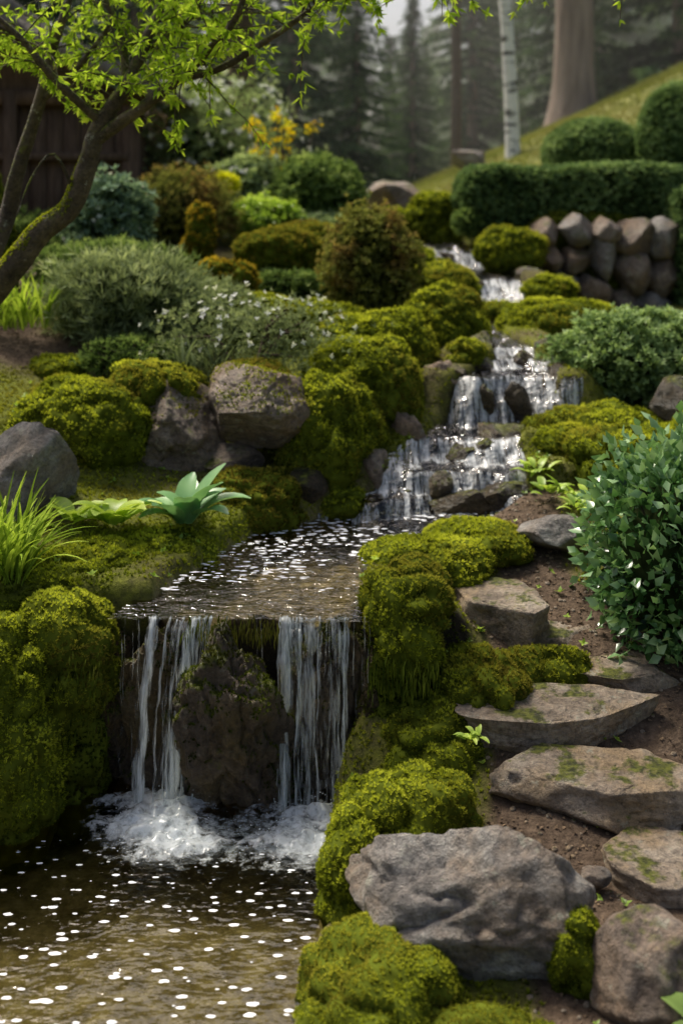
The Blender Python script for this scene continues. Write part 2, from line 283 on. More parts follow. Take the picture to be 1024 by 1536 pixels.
def mosspts(P,n,base,tmpl=TUFT,up=.35,rnd=.3,lo=.3,hi=.75,patch=None):
    s=base*rng.uniform(.7,1.35,len(P))*(1+.25*fbm(P*14,2,5)); t=rng.uniform(lo,hi,len(P))+.35*fbm(P*9,3,9)
    return inst(tmpl,P-n*base*.15,n+np.array([0,0,up])+rng.normal(size=(len(P),3))*rnd,s,t)
V,F,T=mosspts(Pn,nn,.013*1.0,lo=.2,hi=.6); s=mk('moss_carpet',V,F,MOSS,T)
sel=(X[:-1,:-1]>-1)&(X[:-1,:-1]<8)&(Y[:-1,:-1]>9.3)&(Y[:-1,:-1]<20); q=TF[sel.ravel()]; tri=np.concatenate([q[:,[0,1,2]],q[:,[0,2,3]]])
P_,n_=sample(TV,tri,400,lambda P,n:~bedm_at(P)); V,F,T=inst(tuft(6,.7,.05,4),P_,n_*0+[0,0,1.]+rng.normal(size=P_.shape)*.15,rng.uniform(.03,.08,len(P_)),rng.uniform(.3,.9,len(P_))); mk('lawn_grass',V,F,LAWN,T)
sel=(X[:-1,:-1]>-2.6)&(X[:-1,:-1]<2)&(Y[:-1,:-1]>2.1)&(Y[:-1,:-1]<6.5); q=TF[sel.ravel()]; tri=np.concatenate([q[:,[0,1,2]],q[:,[0,2,3]]])
P_,n_=sample(TV,tri,2200,lambda P,n:(mossmask(P)<.45)&(~bedm_at(P)))
LIT=solid('leaf_litter',(.06,.04,.025),(.26,.18,.11),60)
V,F,T=inst(leafcl(1,.35,5),P_+[0,0,.003],rng.normal(size=P_.shape)*[1,1,.25],rng.uniform(.005,.016,len(P_)),rng.random(len(P_))); mk('leaf_litter',V,F,LIT,T)
Vi,Fi=ico(1); P_,n_=sample(TV,tri,380,lambda P,n:(mossmask(P)<.5)&(~bedm_at(P))&(P[:,1]<4.6))
V,F,T=inst((Vi*[1,.8,.6],Fi,np.zeros(len(Vi))),P_,n_,rng.uniform(.003,.012,len(P_)),np.zeros(len(P_))); mk('path_gravel',V,F,RP,T)
P_,n_=sample(TV,tri,60,lambda P,n:(~bedm_at(P))&(P[:,1]<5)); V,F,T=inst(leafcl(4,.3,15,1.2),P_+[0,0,.008],n_*0+[0,0,1.]+rng.normal(size=P_.shape)*.3,rng.uniform(.012,.026,len(P_)),rng.uniform(.2,.8,len(P_))); mk('creeping_groundcover_plants',V,F,LIME,T)
# ---------------------------------------------------------------- rocks
def rock(name,loc,dims,seed,mat=RG,flat=False,rz=0,rx=0,ry=0,n=5,planes=16,dmin=.5,amp=.05,mossd=0,mmat=None,parent=None,mt=.55):
    r=np.random.default_rng(seed); V,F=ico(n)
    for k in range(planes):
        a=norm(r.normal(size=3)*([1,1,.35] if flat else [1,1,1])); d=r.uniform(dmin,.86)
        e=V@a-d; V=V-np.maximum(e,0)[:,None]*a*.97
    if flat:
        for z,s in ((.40,1),(-.5,-1)):
            e=s*V[:,2]-abs(z); V[:,2]-=s*np.maximum(e,0)*.95
    rd=1-np.abs(fbm(V*2.2+seed,4,seed+9))*2
    V=V+norm(V)*(amp*fbm(V*1.8+seed,4,seed)+amp*.4*fbm(V*6+seed,4,seed+3)-amp*.5*np.clip(rd,0,1)**5)[:,None]
    V=V-(V.max(0)+V.min(0))/2; V=V/(V.max(0)-V.min(0))*np.array(dims)
    V=rotz(roty(rotx(V,rx),ry),rz)+np.array(loc)
    ob=mk(name,V,F,mat,smooth=True,parent=parent)
    if mossd:
        P,nn_=sample(V,F,mossd,lambda P,nn:(nn[:,2]+.8*fbm(P*6,3,seed)>mt))
        if len(P): a,b,c_=mosspts(P,nn_,.010,lo=.1,hi=.6); mk('moss',a,b,mmat or MOSS,c_,parent=ob)
    return ob
rock('stepping_stone',(.69,3.09,.15),(.62,.32,.15),11,RP,True,rx=.14,rz=-.12,dmin=.5,planes=12,amp=.08,n=6)
rock('stepping_stone',(.63,3.32,.235),(.62,.26,.14),12,RP,True,rx=.1,rz=.05,dmin=.5,planes=12,amp=.08,n=6)
rock('stepping_stone',(.83,3.53,.285),(.46,.24,.10),13,RP,True,rx=.1,rz=-.1,dmin=.5,planes=12,amp=.07)
rock('stepping_stone',(.72,3.70,.335),(.38,.22,.10),14,RP,True,rx=.08,rz=.1,dmin=.5,planes=12,amp=.07)
rock('stepping_stone',(.50,3.76,.41),(.43,.36,.15),15,RP,True,rx=.06,rz=-.35,dmin=.45,planes=12,amp=.08)
rock('stepping_stone',(.82,2.84,.075),(.34,.30,.1),16,RP,True,rx=.05,rz=.2,dmin=.55,planes=12,amp=.08)
rock('boulder',(.30,2.60,.12),(.56,.36,.40),27,RG,False,rx=.14,ry=.04,rz=.1,n=6,planes=20,dmin=.40,amp=.13)
rock('boulder',(.66,2.40,.09),(.27,.26,.28),22,RB,False,dmin=.66,amp=.08)
rock('boulder',(.77,4.12,.56),(.27,.2,.14),23,RG,False,dmin=.65)
rock('pebble',(.62,2.76,.10),(.075,.06,.045),24,RG,n=4,dmin=.75)
rock('waterfall_rock',(-.30,3.37,.15),(.38,.34,.76),31,RM,False,ry=-.08,rx=.10,n=6,amp=.28,dmin=.66,planes=10,mossd=14000,mmat=MOSSD,mt=.18)
rock('waterfall_rock',(-.05,3.47,.14),(.38,.20,.66),32,RM,n=6,amp=.28,dmin=.66,mossd=9000,mmat=MOSSD,mt=.5)
rock('waterfall_rock',(-.56,3.50,.14),(.40,.20,.66),33,RM,n=6,amp=.28,dmin=.66,mossd=9000,mmat=MOSSD,mt=.5)
rock('waterfall_rock',(.12,3.46,.20),(.26,.24,.58),34,RW,n=5,amp=.2,mossd=12000,mmat=MOSSD,mt=.1)
rock('waterfall_rock',(-.74,3.47,.20),(.24,.24,.58),35,RW,n=5,amp=.2,mossd=12000,mmat=MOSSD,mt=.1)
rock('boulder',(-1.22,4.2,.70),(.46,.36,.56),48,RG,dmin=.5,ry=.3,amp=.1)
rock('boulder',(-.34,4.62,.93),(.46,.4,.34),42,RB,dmin=.5,mossd=9000,ry=.15,mt=.6,amp=.1,n=6)
rock('boulder',(-.44,4.60,.72),(.26,.2,.15),43,RB,dmin=.6)
rock('boulder',(-.70,4.66,.83),(.46,.36,.44),46,RB,dmin=.5,mossd=9000,mt=.5,amp=.12,n=6)
rock('boulder',(-.15,4.5,.62),(.2,.2,.2),45,RW)
S_='stream_rock'
for a in [((.10,4.74,.62),(.24,.22,.28),51,RB),((.76,5.06,.66),(.34,.22,.28),52,RM),((.47,4.60,.54),(.26,.10,.14),53,RW),((.67,4.60,.55),(.24,.12,.18),54,RW),((.47,5.42,.88),(.20,.22,.30),55,RB),((.70,5.78,1.02),(.18,.2,.24),56,RM),((.28,5.0,.74),(.18,.2,.26),57,RB),((1.04,5.45,.86),(.18,.3,.32),58,RW),((.84,4.76,.57),(.16,.2,.18),59,RB),((.66,5.29,.84),(.10,.10,.2),60,RW),((.52,4.88,.68),(.16,.1,.12),64,RW),((.95,8.0,1.18),(.2,.2,.2),65,RW),((.8,9.05,1.36),(.2,.2,.18),66,RW),((.03,4.62,.54),(.16,.14,.14),67,RW),((.26,4.62,.53),(.16,.10,.16),68,RW),((.82,5.28,.85),(.14,.08,.2),69,RW),((.62,4.90,.70),(.10,.08,.12),74,RW),((.90,5.60,1.0),(.12,.1,.12),75,RW),((.4,4.66,.6),(.12,.1,.14),76,RM)]:
    rock(S_,a[0],a[1],a[2],a[3],amp=.12,dmin=.6,mossd=6000 if a[3] is not RW else 0,mmat=MOSSD,mt=.8)
rr=np.random.default_rng(77)
for k in range(16):
    y=rr.uniform(3.6,6.0) if k<11 else rr.uniform(7,9.5); sd=k%2; x=(np.interp(y,SY,SL)-.02 if sd else np.interp(y,SY,SR)+.02)+rr.uniform(-.03,.03); w=rr.uniform(.07,.15)
    if y<4.2: w*=.45
    rock(S_,(x,y,float(zw(y))+.01),(w*1.3,w,w*.8),int(rr.integers(999)),RM if k%3 else RW,n=4,amp=.1,dmin=.6)
rock('boulder',(1.50,5.05,.90),(.26,.25,.22),61,RW,dmin=.7); rock('boulder',(.50,11,1.88),(.55,.5,.42),62,RB,dmin=.55); rock('boulder',(1.78,16,2.55),(.5,.4,.3),63,RG)
wall=empty('stone_retaining_wall')
for k,(x,z,w,h) in enumerate([(1.60,1.60,.22,.22),(1.84,1.62,.26,.25),(2.06,1.62,.22,.2),(2.28,1.56,.30,.28),(2.52,1.56,.24,.3),(1.62,1.40,.22,.20),(1.84,1.39,.24,.22),(2.05,1.40,.22,.34),(2.28,1.28,.30,.32),(2.53,1.26,.26,.32),(1.70,1.20,.28,.22),(1.96,1.15,.26,.24),(2.18,1.04,.28,.22),(2.45,1.02,.30,.22),(1.5,1.46,.16,.22),(1.78,1.02,.26,.2),(1.5,1.25,.18,.2)]):
    rock('stone_%d'%k,(x,8.9-.02*(k%3),z),(w*1.14,.35,h*1.14),70+k,RG if k%3==1 else RB,parent=wall,n=4,dmin=.62,amp=.05,planes=12)
# ---------------------------------------------------------------- moss mounds
def mound(loc,dims,seed,mat=MOSS,dens=None,size=None,n=5,name='moss_mound',amp=.2,rz=0,lo=.30,hi=.82):
    d=loc[1]; V,F=ico(n); V=np.sign(V)*np.abs(V)**.88
    V=V*(1+amp*fbm(V*1.3+seed*3.1,3,seed))[:,None]
    V=rotz(V*np.array(dims)/2,rz)+np.array(loc)
    cell=np.abs(fbm(V*9,2,seed+5)); N_=norm(V-np.array(loc)); V=V+N_*(-.045*np.exp(-cell*9)+.016*fbm(V*25,2,seed+1))[:,None]*min(1,min(dims)/.25)
    ob=mk(name,V,F,MBASE,smooth=True)
    size=size or .0045*d*.80; dens=dens or min(17000,.9/size**2*1.6)
    P,nn_=sample(V,F,dens,lambda P,nn:(nn[:,2]>-.45)&(P[:,2]>-.0))
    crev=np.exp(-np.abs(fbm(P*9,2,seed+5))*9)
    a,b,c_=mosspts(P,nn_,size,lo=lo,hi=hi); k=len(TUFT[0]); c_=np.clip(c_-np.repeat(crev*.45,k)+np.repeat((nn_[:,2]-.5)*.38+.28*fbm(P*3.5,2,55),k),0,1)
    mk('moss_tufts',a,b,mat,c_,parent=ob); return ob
Ms=[((.18,2.96,.10),(.40,.34,.34)),((.03,2.84,.05),(.18,.3,.32)),((.08,2.42,.0),(.36,.42,.28)),((.30,2.27,.0),(.34,.22,.17)),((.51,2.50,.09),(.14,.2,.24)),
((.19,3.52,.52),(.30,.36,.24)),((.30,3.95,.51),(.44,.40,.16)),((.50,4.15,.52),(.40,.40,.14)),((.42,3.46,.26),(.30,.42,.28)),((.60,3.50,.30),(.36,.15,.15)),((.27,3.34,.10),(.34,.42,.42)),((.19,3.42,.2),(.24,.2,.62),'D'),((.20,3.38,.42),(.2,.14,.2)),
((-.98,3.28,.2),(.40,.5,.72)),((-.84,3.44,.36),(.34,.42,.44)),((-.80,3.38,.08),(.2,.2,.5),'D'),((-.86,3.80,.50),(.50,.5,.22)),((-.66,4.02,.52),(.46,.4,.18)),((-1.15,3.75,.48),(.5,.5,.26)),
((-.34,4.42,.60),(.42,.36,.28),'B'),((-.10,4.74,.74),(.36,.5,.62)),((.04,4.86,.76),(.28,.4,.50)),((.08,5.2,.88),(.56,.6,.56)),((.24,5.3,.84),(.32,.4,.46)),((.25,5.75,.98),(.54,.6,.54)),((.55,6.1,1.08),(.52,.5,.54)),
((.60,7.2,1.25),(.56,.6,.38)),((-1.05,4.62,.82),(.60,.5,.46)),((-.78,4.8,.96),(.46,.4,.30)),((-1.3,5.2,1.02),(.3,.3,.12)),((-1.2,4.9,.94),(.3,.3,.16)),((-.38,4.85,1.0),(.34,.3,.20),'B'),
((-.42,7.5,1.48),(.6,.6,.34),'B'),((-.25,7.9,1.52),(.5,.6,.34),'B'),((-.70,6.8,1.33),(.42,.3,.28),'Y'),((-.1,6.3,1.13),(.5,.5,.24)),((-.45,6.0,1.2),(.5,.5,.2)),((.05,5.7,1.04),(.4,.5,.34)),
((1.25,6.5,1.05),(.76,.6,.42)),((.93,7.0,1.06),(.42,.4,.28)),((1.14,5.05,.64),(.70,.6,.48)),((1.22,4.72,.64),(.62,.5,.42)),((.98,4.95,.58),(.26,.4,.42)),((1.60,4.9,.66),(.5,.5,.46)),
((2.0,7.0,.96),(.7,.5,.28)),((1.26,8.5,1.46),(.54,.4,.38)),((1.5,8.2,1.18),(.4,.4,.28)),((.82,10,1.72),(.5,.6,.46)),((.95,9.9,1.55),(.45,.5,.35)),((.50,8.3,1.35),(.4,.5,.3)),((1.38,7.8,1.20),(.3,.3,.22)),
((-1.9,6,1.5),(.35,.5,1.0),'G'),((-.95,7.6,1.55),(.22,.25,.5),'Y'),((1.5,6.0,.82),(.6,.5,.2)),((.62,5.60,1.02),(.2,.25,.2)),((.0,4.55,.56),(.24,.2,.14)),((1.12,5.75,.94),(.28,.3,.25)),((.4,10,1.6),(.5,.5,.4)),((2.05,9.15,1.38),(1.35,.45,.85),'D')]
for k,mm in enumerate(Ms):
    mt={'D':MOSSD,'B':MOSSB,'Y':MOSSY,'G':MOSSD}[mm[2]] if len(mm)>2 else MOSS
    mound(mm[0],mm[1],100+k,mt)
def blades(lst,mat,name,parent=None,seg=6):
    Vs=[];Fs=[];Ts=[];o=0
    for (b,az,l,w,lift,droop,tn) in lst:
        t_=np.linspace(0,1,seg+1); d=np.array([math.cos(az),math.sin(az),0]); s=np.array([-math.sin(az),math.cos(az),0])
        hor=np.cumsum(np.cos(lift-droop*t_))/(seg+1)*l; ver=np.cumsum(np.sin(lift-droop*t_))/(seg+1)*l
        c_=np.array(b)+hor[:,None]*d+ver[:,None]*[0,0,1]; ww=w*np.sin(np.clip(t_*.93+.05,0,1)*math.pi)**.7
        nrm=np.stack([-np.sin(lift-droop*t_)*d[0],-np.sin(lift-droop*t_)*d[1],np.cos(lift-droop*t_)],-1)
        V=np.concatenate([c_-s*ww[:,None]+nrm*ww[:,None]*.35,c_,c_+s*ww[:,None]+nrm*ww[:,None]*.35]); n1=seg+1
        for i in range(seg): Fs+=[[o+i,o+i+1,o+n1+i+1,o+n1+i],[o+n1+i,o+n1+i+1,o+2*n1+i+1,o+2*n1+i]]
        Vs.append(V); Ts.append(np.tile(tn+.1*t_,3)-np.repeat([0,.15,0],n1)); o+=len(V)
    return mk(name,np.concatenate(Vs),np.array(Fs),mat,np.clip(np.concatenate(Ts),0,1),smooth=True,parent=parent)
R=rng.uniform
def hang(n,x0,x1,y0,y1,z0,z1,l0,l1,mat):
    blades([((R(x0,x1),R(y0,y1),R(z0,z1)),R(-2.2,-.9),R(l0,l1),R(.001,.0022),R(-1.2,-.4),R(.6,1.2),R(.1,.7)) for k in range(n)],mat,'hanging_moss',seg=4)
hang(340,-.46,-.18,3.34,3.42,.47,.52,.015,.06,MOSSD); hang(220,-.95,-.68,3.22,3.30,.22,.48,.02,.05,MOSSD); hang(200,.08,.28,3.28,3.32,.34,.44,.03,.07,MOSSD)
# ---------------------------------------------------------------- plants
HOSTA=leafmat('hosta_leaf',[(0,(.06,.14,.055)),(.5,(.16,.33,.13)),(1,(.3,.48,.2))],.3,.35,nscale=12,spec=.5)
blades([((-.56+R(-.02,.02),4.05+R(-.02,.02),.60),a+R(-.2,.2),R(.17,.27),R(.034,.048),R(.8,1.35),R(.4,1.2),R(.35,.7)) for a in np.linspace(0,6.28,16)],HOSTA,'hosta_plant',seg=8)
blades([((-.80+R(-.02,.02),3.98+R(-.02,.02),.62),a+R(-.2,.2),R(.12,.19),R(.034,.046),R(.7,1.2),R(.8,1.4),R(.5,.9)) for a in np.linspace(0,6.28,13)],LIME,'hosta_plant',seg=8)
blades([((-.96+R(-.02,.02),4.02,.62),a+R(-.2,.2),R(.11,.17),R(.025,.035),R(.8,1.2),R(.8,1.3),R(.5,.9)) for a in np.linspace(0,6.28,8)],LIME,'hosta_plant')
blades([((-1.08+R(-.07,.07),3.62+R(-.08,.08),.52),R(0,6.28),R(.2,.40),R(.003,.008),R(1.1,1.5),R(.2,1.3),R(.3,.9)) for k in range(170)],GRASS,'grass_clump',seg=7)
blades([((-1.55+R(-.15,.15),5.4+R(-.1,.1),1.15),R(0,6.28),R(.2,.34),R(.005,.009),R(1.2,1.5),R(.2,1.0),R(.2,.8)) for k in range(110)],GRASS,'grass_clump')
blades([((-.62+R(-.1,.1),4.95+R(-.1,.1),1.0),R(0,6.28),R(.15,.28),R(.004,.006),R(1.0,1.5),R(.2,1.2),R(.1,.6)) for k in range(40)],GREY,'grass_clump')
for (x,y,z,s) in [(.83,4.45,.62,1),(.9,4.3,.6,.8),(.36,3.12,.27,.45),(.80,4.65,.66,.9),(.95,4.42,.6,1),(.62,3.2,.2,.4)]:
    blades([((x+R(-.04,.04)*s,y+R(-.04,.04)*s,z),R(0,6.28),R(.06,.12)*s,R(.012,.02)*s,R(.5,1.3),R(.5,1.3),R(.4,1)) for k in range(16)],LIME,'seedling_plant',seg=4)
blades([((.72,2.2,.1),a,R(.1,.14),.03,.7,1.,.5) for a in (2.2,3.4,4.4,.6)],BUSH,'seedling_plant')
def tube(pts,rad,sides=8,sub=1):
    pts=np.array(pts,float); rad=np.array(rad,float)
    if sub>1:
        t0=np.arange(len(pts)); t1=np.linspace(0,len(pts)-1,(len(pts)-1)*sub+1)
        out=[]
        for t in t1:
            i=min(int(t),len(pts)-2); u=t-i; p0=pts[max(i-1,0)];p1=pts[i];p2=pts[i+1];p3=pts[min(i+2,len(pts)-1)]
            out.append(.5*((2*p1)+(-p0+p2)*u+(2*p0-5*p1+4*p2-p3)*u*u+(-p0+3*p1-3*p2+p3)*u**3))
        rad=np.interp(t1,t0,rad); pts=np.array(out)
    T=norm(np.gradient(pts,axis=0)); a=np.array([.3,.9,.1]); x=norm(np.cross(T,a)); y=np.cross(T,x)
    th=np.arange(sides)/sides*6.2832; V=pts[:,None]+rad[:,None,None]*(np.cos(th)[None,:,None]*x[:,None]+np.sin(th)[None,:,None]*y[:,None])
    n=len(pts); F=[]
    for i in range(n-1):
        for j in range(sides): F.append([i*sides+j,i*sides+(j+1)%sides,(i+1)*sides+(j+1)%sides,(i+1)*sides+j])
    return V.reshape(-1,3),np.array(F)
def bush(name,loc,dims,seed,mat,ls=.03,n=6000,tmpl=SPRIG,core=.72,amp=.22,shell=(.7,1.08),freq=2.2,flowers=0,fmat=None,fsize=.015,outw=.7,rndup=.3,stems=True,lumps=.0):
    r=np.random.default_rng(seed); loc=np.array(loc); hd=np.array(dims)/2
    d=norm(r.normal(size=(n,3)))
    def rad(d): return 1+amp*fbm(d*freq+seed*2.3,3,seed)
    f=r.uniform(shell[0]**3,shell[1]**3,n)**(1/3); f=f*(1+lumps*r.normal(size=n))
    P=loc+d*hd*(rad(d)*f)[:,None]
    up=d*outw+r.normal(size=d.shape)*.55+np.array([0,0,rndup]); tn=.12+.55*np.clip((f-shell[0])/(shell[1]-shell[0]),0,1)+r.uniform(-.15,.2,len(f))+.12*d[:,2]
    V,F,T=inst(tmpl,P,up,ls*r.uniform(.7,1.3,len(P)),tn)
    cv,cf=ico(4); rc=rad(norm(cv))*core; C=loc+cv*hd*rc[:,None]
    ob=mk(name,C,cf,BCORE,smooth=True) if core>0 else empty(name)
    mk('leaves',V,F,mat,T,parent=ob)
    S=[]
    if stems:
        for k in range(9):
            e=loc+norm(r.normal(size=3)+[0,0,.6])*hd*.95; S.append(tube([loc+[0,0,-hd[2]*1.1],(loc+e)/2+r.normal(size=3)*.02,e],[.008*dims[0]/.5,.006*dims[0]/.5,.002],5))
        sv,sf,st=cat([(a,b,np.zeros(len(a))) for a,b in S]); mk('stems',sv,sf,BARK,parent=ob)
    if flowers:
        dd=norm(r.normal(size=(flowers,3))+[0,-.5,.5]); P=loc+dd*hd*(rad(dd)*shell[1]*1.06)[:,None]
        V,F,T=inst(leafcl(5,.3,9,1.4),P,dd+r.normal(size=dd.shape)*.3,fsize*r.uniform(.7,1.2,flowers),r.random(flowers)); mk('blossoms',V,F,fmat,T,parent=ob)
    return ob
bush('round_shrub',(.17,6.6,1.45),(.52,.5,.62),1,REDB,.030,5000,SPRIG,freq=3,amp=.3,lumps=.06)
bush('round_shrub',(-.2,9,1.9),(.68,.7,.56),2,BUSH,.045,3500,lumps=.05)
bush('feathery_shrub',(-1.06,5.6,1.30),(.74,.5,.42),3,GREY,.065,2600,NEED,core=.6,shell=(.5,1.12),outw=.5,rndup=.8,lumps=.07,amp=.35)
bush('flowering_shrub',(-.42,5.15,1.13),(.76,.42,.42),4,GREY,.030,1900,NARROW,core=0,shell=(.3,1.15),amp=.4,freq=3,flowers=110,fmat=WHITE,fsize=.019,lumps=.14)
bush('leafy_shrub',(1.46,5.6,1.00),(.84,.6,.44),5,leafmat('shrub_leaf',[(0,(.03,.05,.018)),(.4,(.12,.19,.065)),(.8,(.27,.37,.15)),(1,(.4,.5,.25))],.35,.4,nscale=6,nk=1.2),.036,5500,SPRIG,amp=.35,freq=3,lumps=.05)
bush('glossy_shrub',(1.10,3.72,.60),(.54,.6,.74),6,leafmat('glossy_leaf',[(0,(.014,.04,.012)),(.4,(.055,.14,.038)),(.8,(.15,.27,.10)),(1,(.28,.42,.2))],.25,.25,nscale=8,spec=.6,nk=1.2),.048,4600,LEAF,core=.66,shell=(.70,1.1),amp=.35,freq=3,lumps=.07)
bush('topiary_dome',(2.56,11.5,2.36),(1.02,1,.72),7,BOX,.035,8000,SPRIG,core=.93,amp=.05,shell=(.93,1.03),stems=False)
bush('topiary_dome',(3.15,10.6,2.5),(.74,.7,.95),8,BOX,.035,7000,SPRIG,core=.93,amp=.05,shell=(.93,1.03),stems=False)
def boxhedge(name,x0,x1,y0,y1,z0,z1,seed,mat,ls=.035,dens=2600,parent=None):
    V,F=ico(5); V=V/np.max(np.abs(V),axis=1,keepdims=True)**.85
    V=V/np.abs(V).max(0); V=V*np.array([x1-x0,y1-y0,z1-z0])/2+np.array([x0+x1,y0+y1,z0+z1])/2
    V=V+.06*np.stack([fbm(V*2.5,3,seed),fbm(V*2.5+9,3,seed),fbm(V*2.5+20,3,seed)],-1)
    ob=mk(name,V,F,BCORE,smooth=True,parent=parent); P,n_=sample(V,F,dens,lambda P,n:n[:,1]<.6)
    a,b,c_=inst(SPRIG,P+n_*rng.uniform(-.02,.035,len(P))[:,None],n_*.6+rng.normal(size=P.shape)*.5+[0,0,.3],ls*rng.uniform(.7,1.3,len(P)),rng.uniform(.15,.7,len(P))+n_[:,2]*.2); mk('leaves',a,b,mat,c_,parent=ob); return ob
hd=boxhedge('clipped_hedge',1.0,3.9,9.15,10.1,1.70,2.12,5,BOX); boxhedge('hedge_flank',2.62,3.6,8.7,9.9,.95,1.95,6,BOX,parent=hd)
boxhedge('low_hedge',-.54,-.04,7.0,7.3,1.15,1.34,7,BUSH)
bush('flowering_shrub',(-1.2,10,2.25),(1.5,.9,1.3),9,PALE,.055,5000,NARROW,core=.4,amp=.4,shell=(.45,1.1),flowers=180,fmat=WHITE,fsize=.042,lumps=.12)
bush('leafy_shrub',(-.75,9.2,1.9),(.7,.6,.6),10,PALE,.05,2200,SPRIG,core=.5,amp=.35,flowers=30,fmat=WHITE,fsize=.035,lumps=.1)
bush('blue_green_shrub',(-1.42,7,1.66),(.46,.4,.56),11,leafmat('bluegreen_leaf',[(0,(.035,.06,.04)),(.5,(.13,.2,.12)),(1,(.28,.38,.28))],.3,.35,nscale=6),.055,1500,SPRIG,core=.45,amp=.35,flowers=22,fmat=WHITE,fsize=.025,lumps=.1)
bush('mixed_shrub',(-1.12,8,1.76),(.7,.5,.5),12,REDB,.05,2400,NARROW,core=.6,amp=.4,lumps=.1)
bush('lime_shrub',(-.57,8.2,1.70),(.5,.4,.28),13,LIME,.045,1400,SPRIG,core=.6,amp=.35,lumps=.1)
bush('lime_shrub',(-.9,8.6,1.98),(.22,.2,.12),14,leafmat('yellowgreen_leaf',[(0,(.35,.35,.01)),(1,(.75,.75,.03))],.4,.5),.05,160,SPRIG,core=.3)
bush('low_shrub',(-1.3,6.3,1.42),(.9,.5,.3),15,BUSH,.04,2400,NARROW,core=.6,amp=.35,lumps=.1)
bush('low_shrub',(-.75,5.9,1.25),(.6,.4,.28),16,GREY,.045,1500,NARROW,core=.5,amp=.35,lumps=.1)
bush('low_shrub',(-1.9,8,1.55),(1.2,.6,.4),17,BUSH,.05,2500,NARROW,core=.6,amp=.35,lumps=.1)
bush('low_shrub',(-.1,8.6,1.6),(.7,.5,.3),18,PALE,.04,1600,SPRIG,core=.6,amp=.35,lumps=.1)
bush('low_shrub',(1.05,9.3,1.68),(.26,.3,.2),19,BUSH,.04,600,SPRIG,core=.6,amp=.3)
bush('low_shrub',(-.95,5.2,1.06),(.5,.3,.2),20,BUSH,.03,1200,NARROW,core=.5,amp=.35,lumps=.1)
yf=empty('yellow_flower_plant'); S=[];C=[]
for k in range(26):
    e=np.array([-.48+R(-.28,.28),9.3+R(-.2,.2),2.2+R(-.12,.36)]); b0=np.array([-.45+R(-.1,.1),9.3,1.6]); S.append(tube([b0,(b0+e)/2+[R(-.05,.05),0,.05],e],[.008,.006,.003],5)); C.append(e)
sv,sf,st=cat([(a,b,np.zeros(len(a))) for a,b in S]); mk('stems',sv,sf,BARK,parent=yf)
C=np.repeat(np.array(C),7,0)+rng.normal(size=(26*7,3))*.03; V,F,T=inst(leafcl(4,.25,9,1.2),C,rng.normal(size=C.shape)+[0,0,.8],R(.02,.045,len(C)),R(0,1,len(C))); mk('blossoms',V,F,YEL,T,parent=yf)
# ---------------------------------------------------------------- garden tree
tree=empty('garden_maple_tree')
br=[([(-1.62,4.5,1.15),(-1.42,4.45,1.36),(-1.27,4.4,1.52),(-1.17,4.4,1.65),(-1.05,4.4,1.75),(-.98,4.4,1.93),(-.94,4.4,2.06),(-.83,4.42,2.24),(-.77,4.45,2.40),(-.72,4.5,2.55),(-.68,4.5,2.81)],[.075,.06,.052,.047,.042,.038,.034,.027,.022,.018,.012]),
([(-.94,4.4,2.02),(-.76,4.36,2.14),(-.60,4.34,2.26),(-.50,4.3,2.35),(-.39,4.28,2.48),(-.32,4.2,2.71)],[.03,.024,.02,.016,.013,.007]),
([(-.62,4.34,2.24),(-.45,4.3,2.28),(-.24,4.25,2.40),(-.11,4.2,2.48),(.12,4.2,2.62),(.49,4.2,2.72),(1.0,4.1,2.74)],[.017,.014,.012,.010,.008,.006,.004]),
([(-1.45,4.45,1.38),(-1.36,4.6,1.70),(-1.31,4.6,1.91),(-1.22,4.6,2.19),(-1.17,4.6,2.4),(-1.09,4.6,2.63)],[.04,.035,.03,.025,.02,.012]),
([(-.93,4.4,2.08),(-1.07,4.3,2.22),(-1.22,4.25,2.4),(-1.4,4.2,2.55)],[.02,.015,.011,.006]),
([(-.84,4.42,2.22),(-.87,4.5,2.42),(-.95,4.55,2.6),(-1.0,4.6,2.8)],[.018,.014,.01,.006]),
([(-.78,4.43,2.36),(-.6,4.5,2.5),(-.5,4.5,2.68)],[.013,.01,.006]),
([(-1.22,4.6,2.18),(-1.05,4.55,2.32),(-.9,4.5,2.5)],[.014,.011,.006])]
parts=[];tw=[];LP=[];LU=[]
for P,r_ in br:
    a,b=tube(P,r_,10,5); a=a+.004*np.stack([fbm(a*20,3,k) for k in (1,2,3)],-1); parts.append((a,b,np.zeros(len(a))))
for P,r_ in [([(-1.03,4.4,1.80),(-1.09,4.3,1.95),(-1.16,4.25,1.86),(-1.2,4.2,1.72)],[.008,.006,.005,.002])]:
    a,b=tube(P,r_,6,4); parts.append((a,b,np.zeros(len(a))))
rr=np.random.default_rng(5)
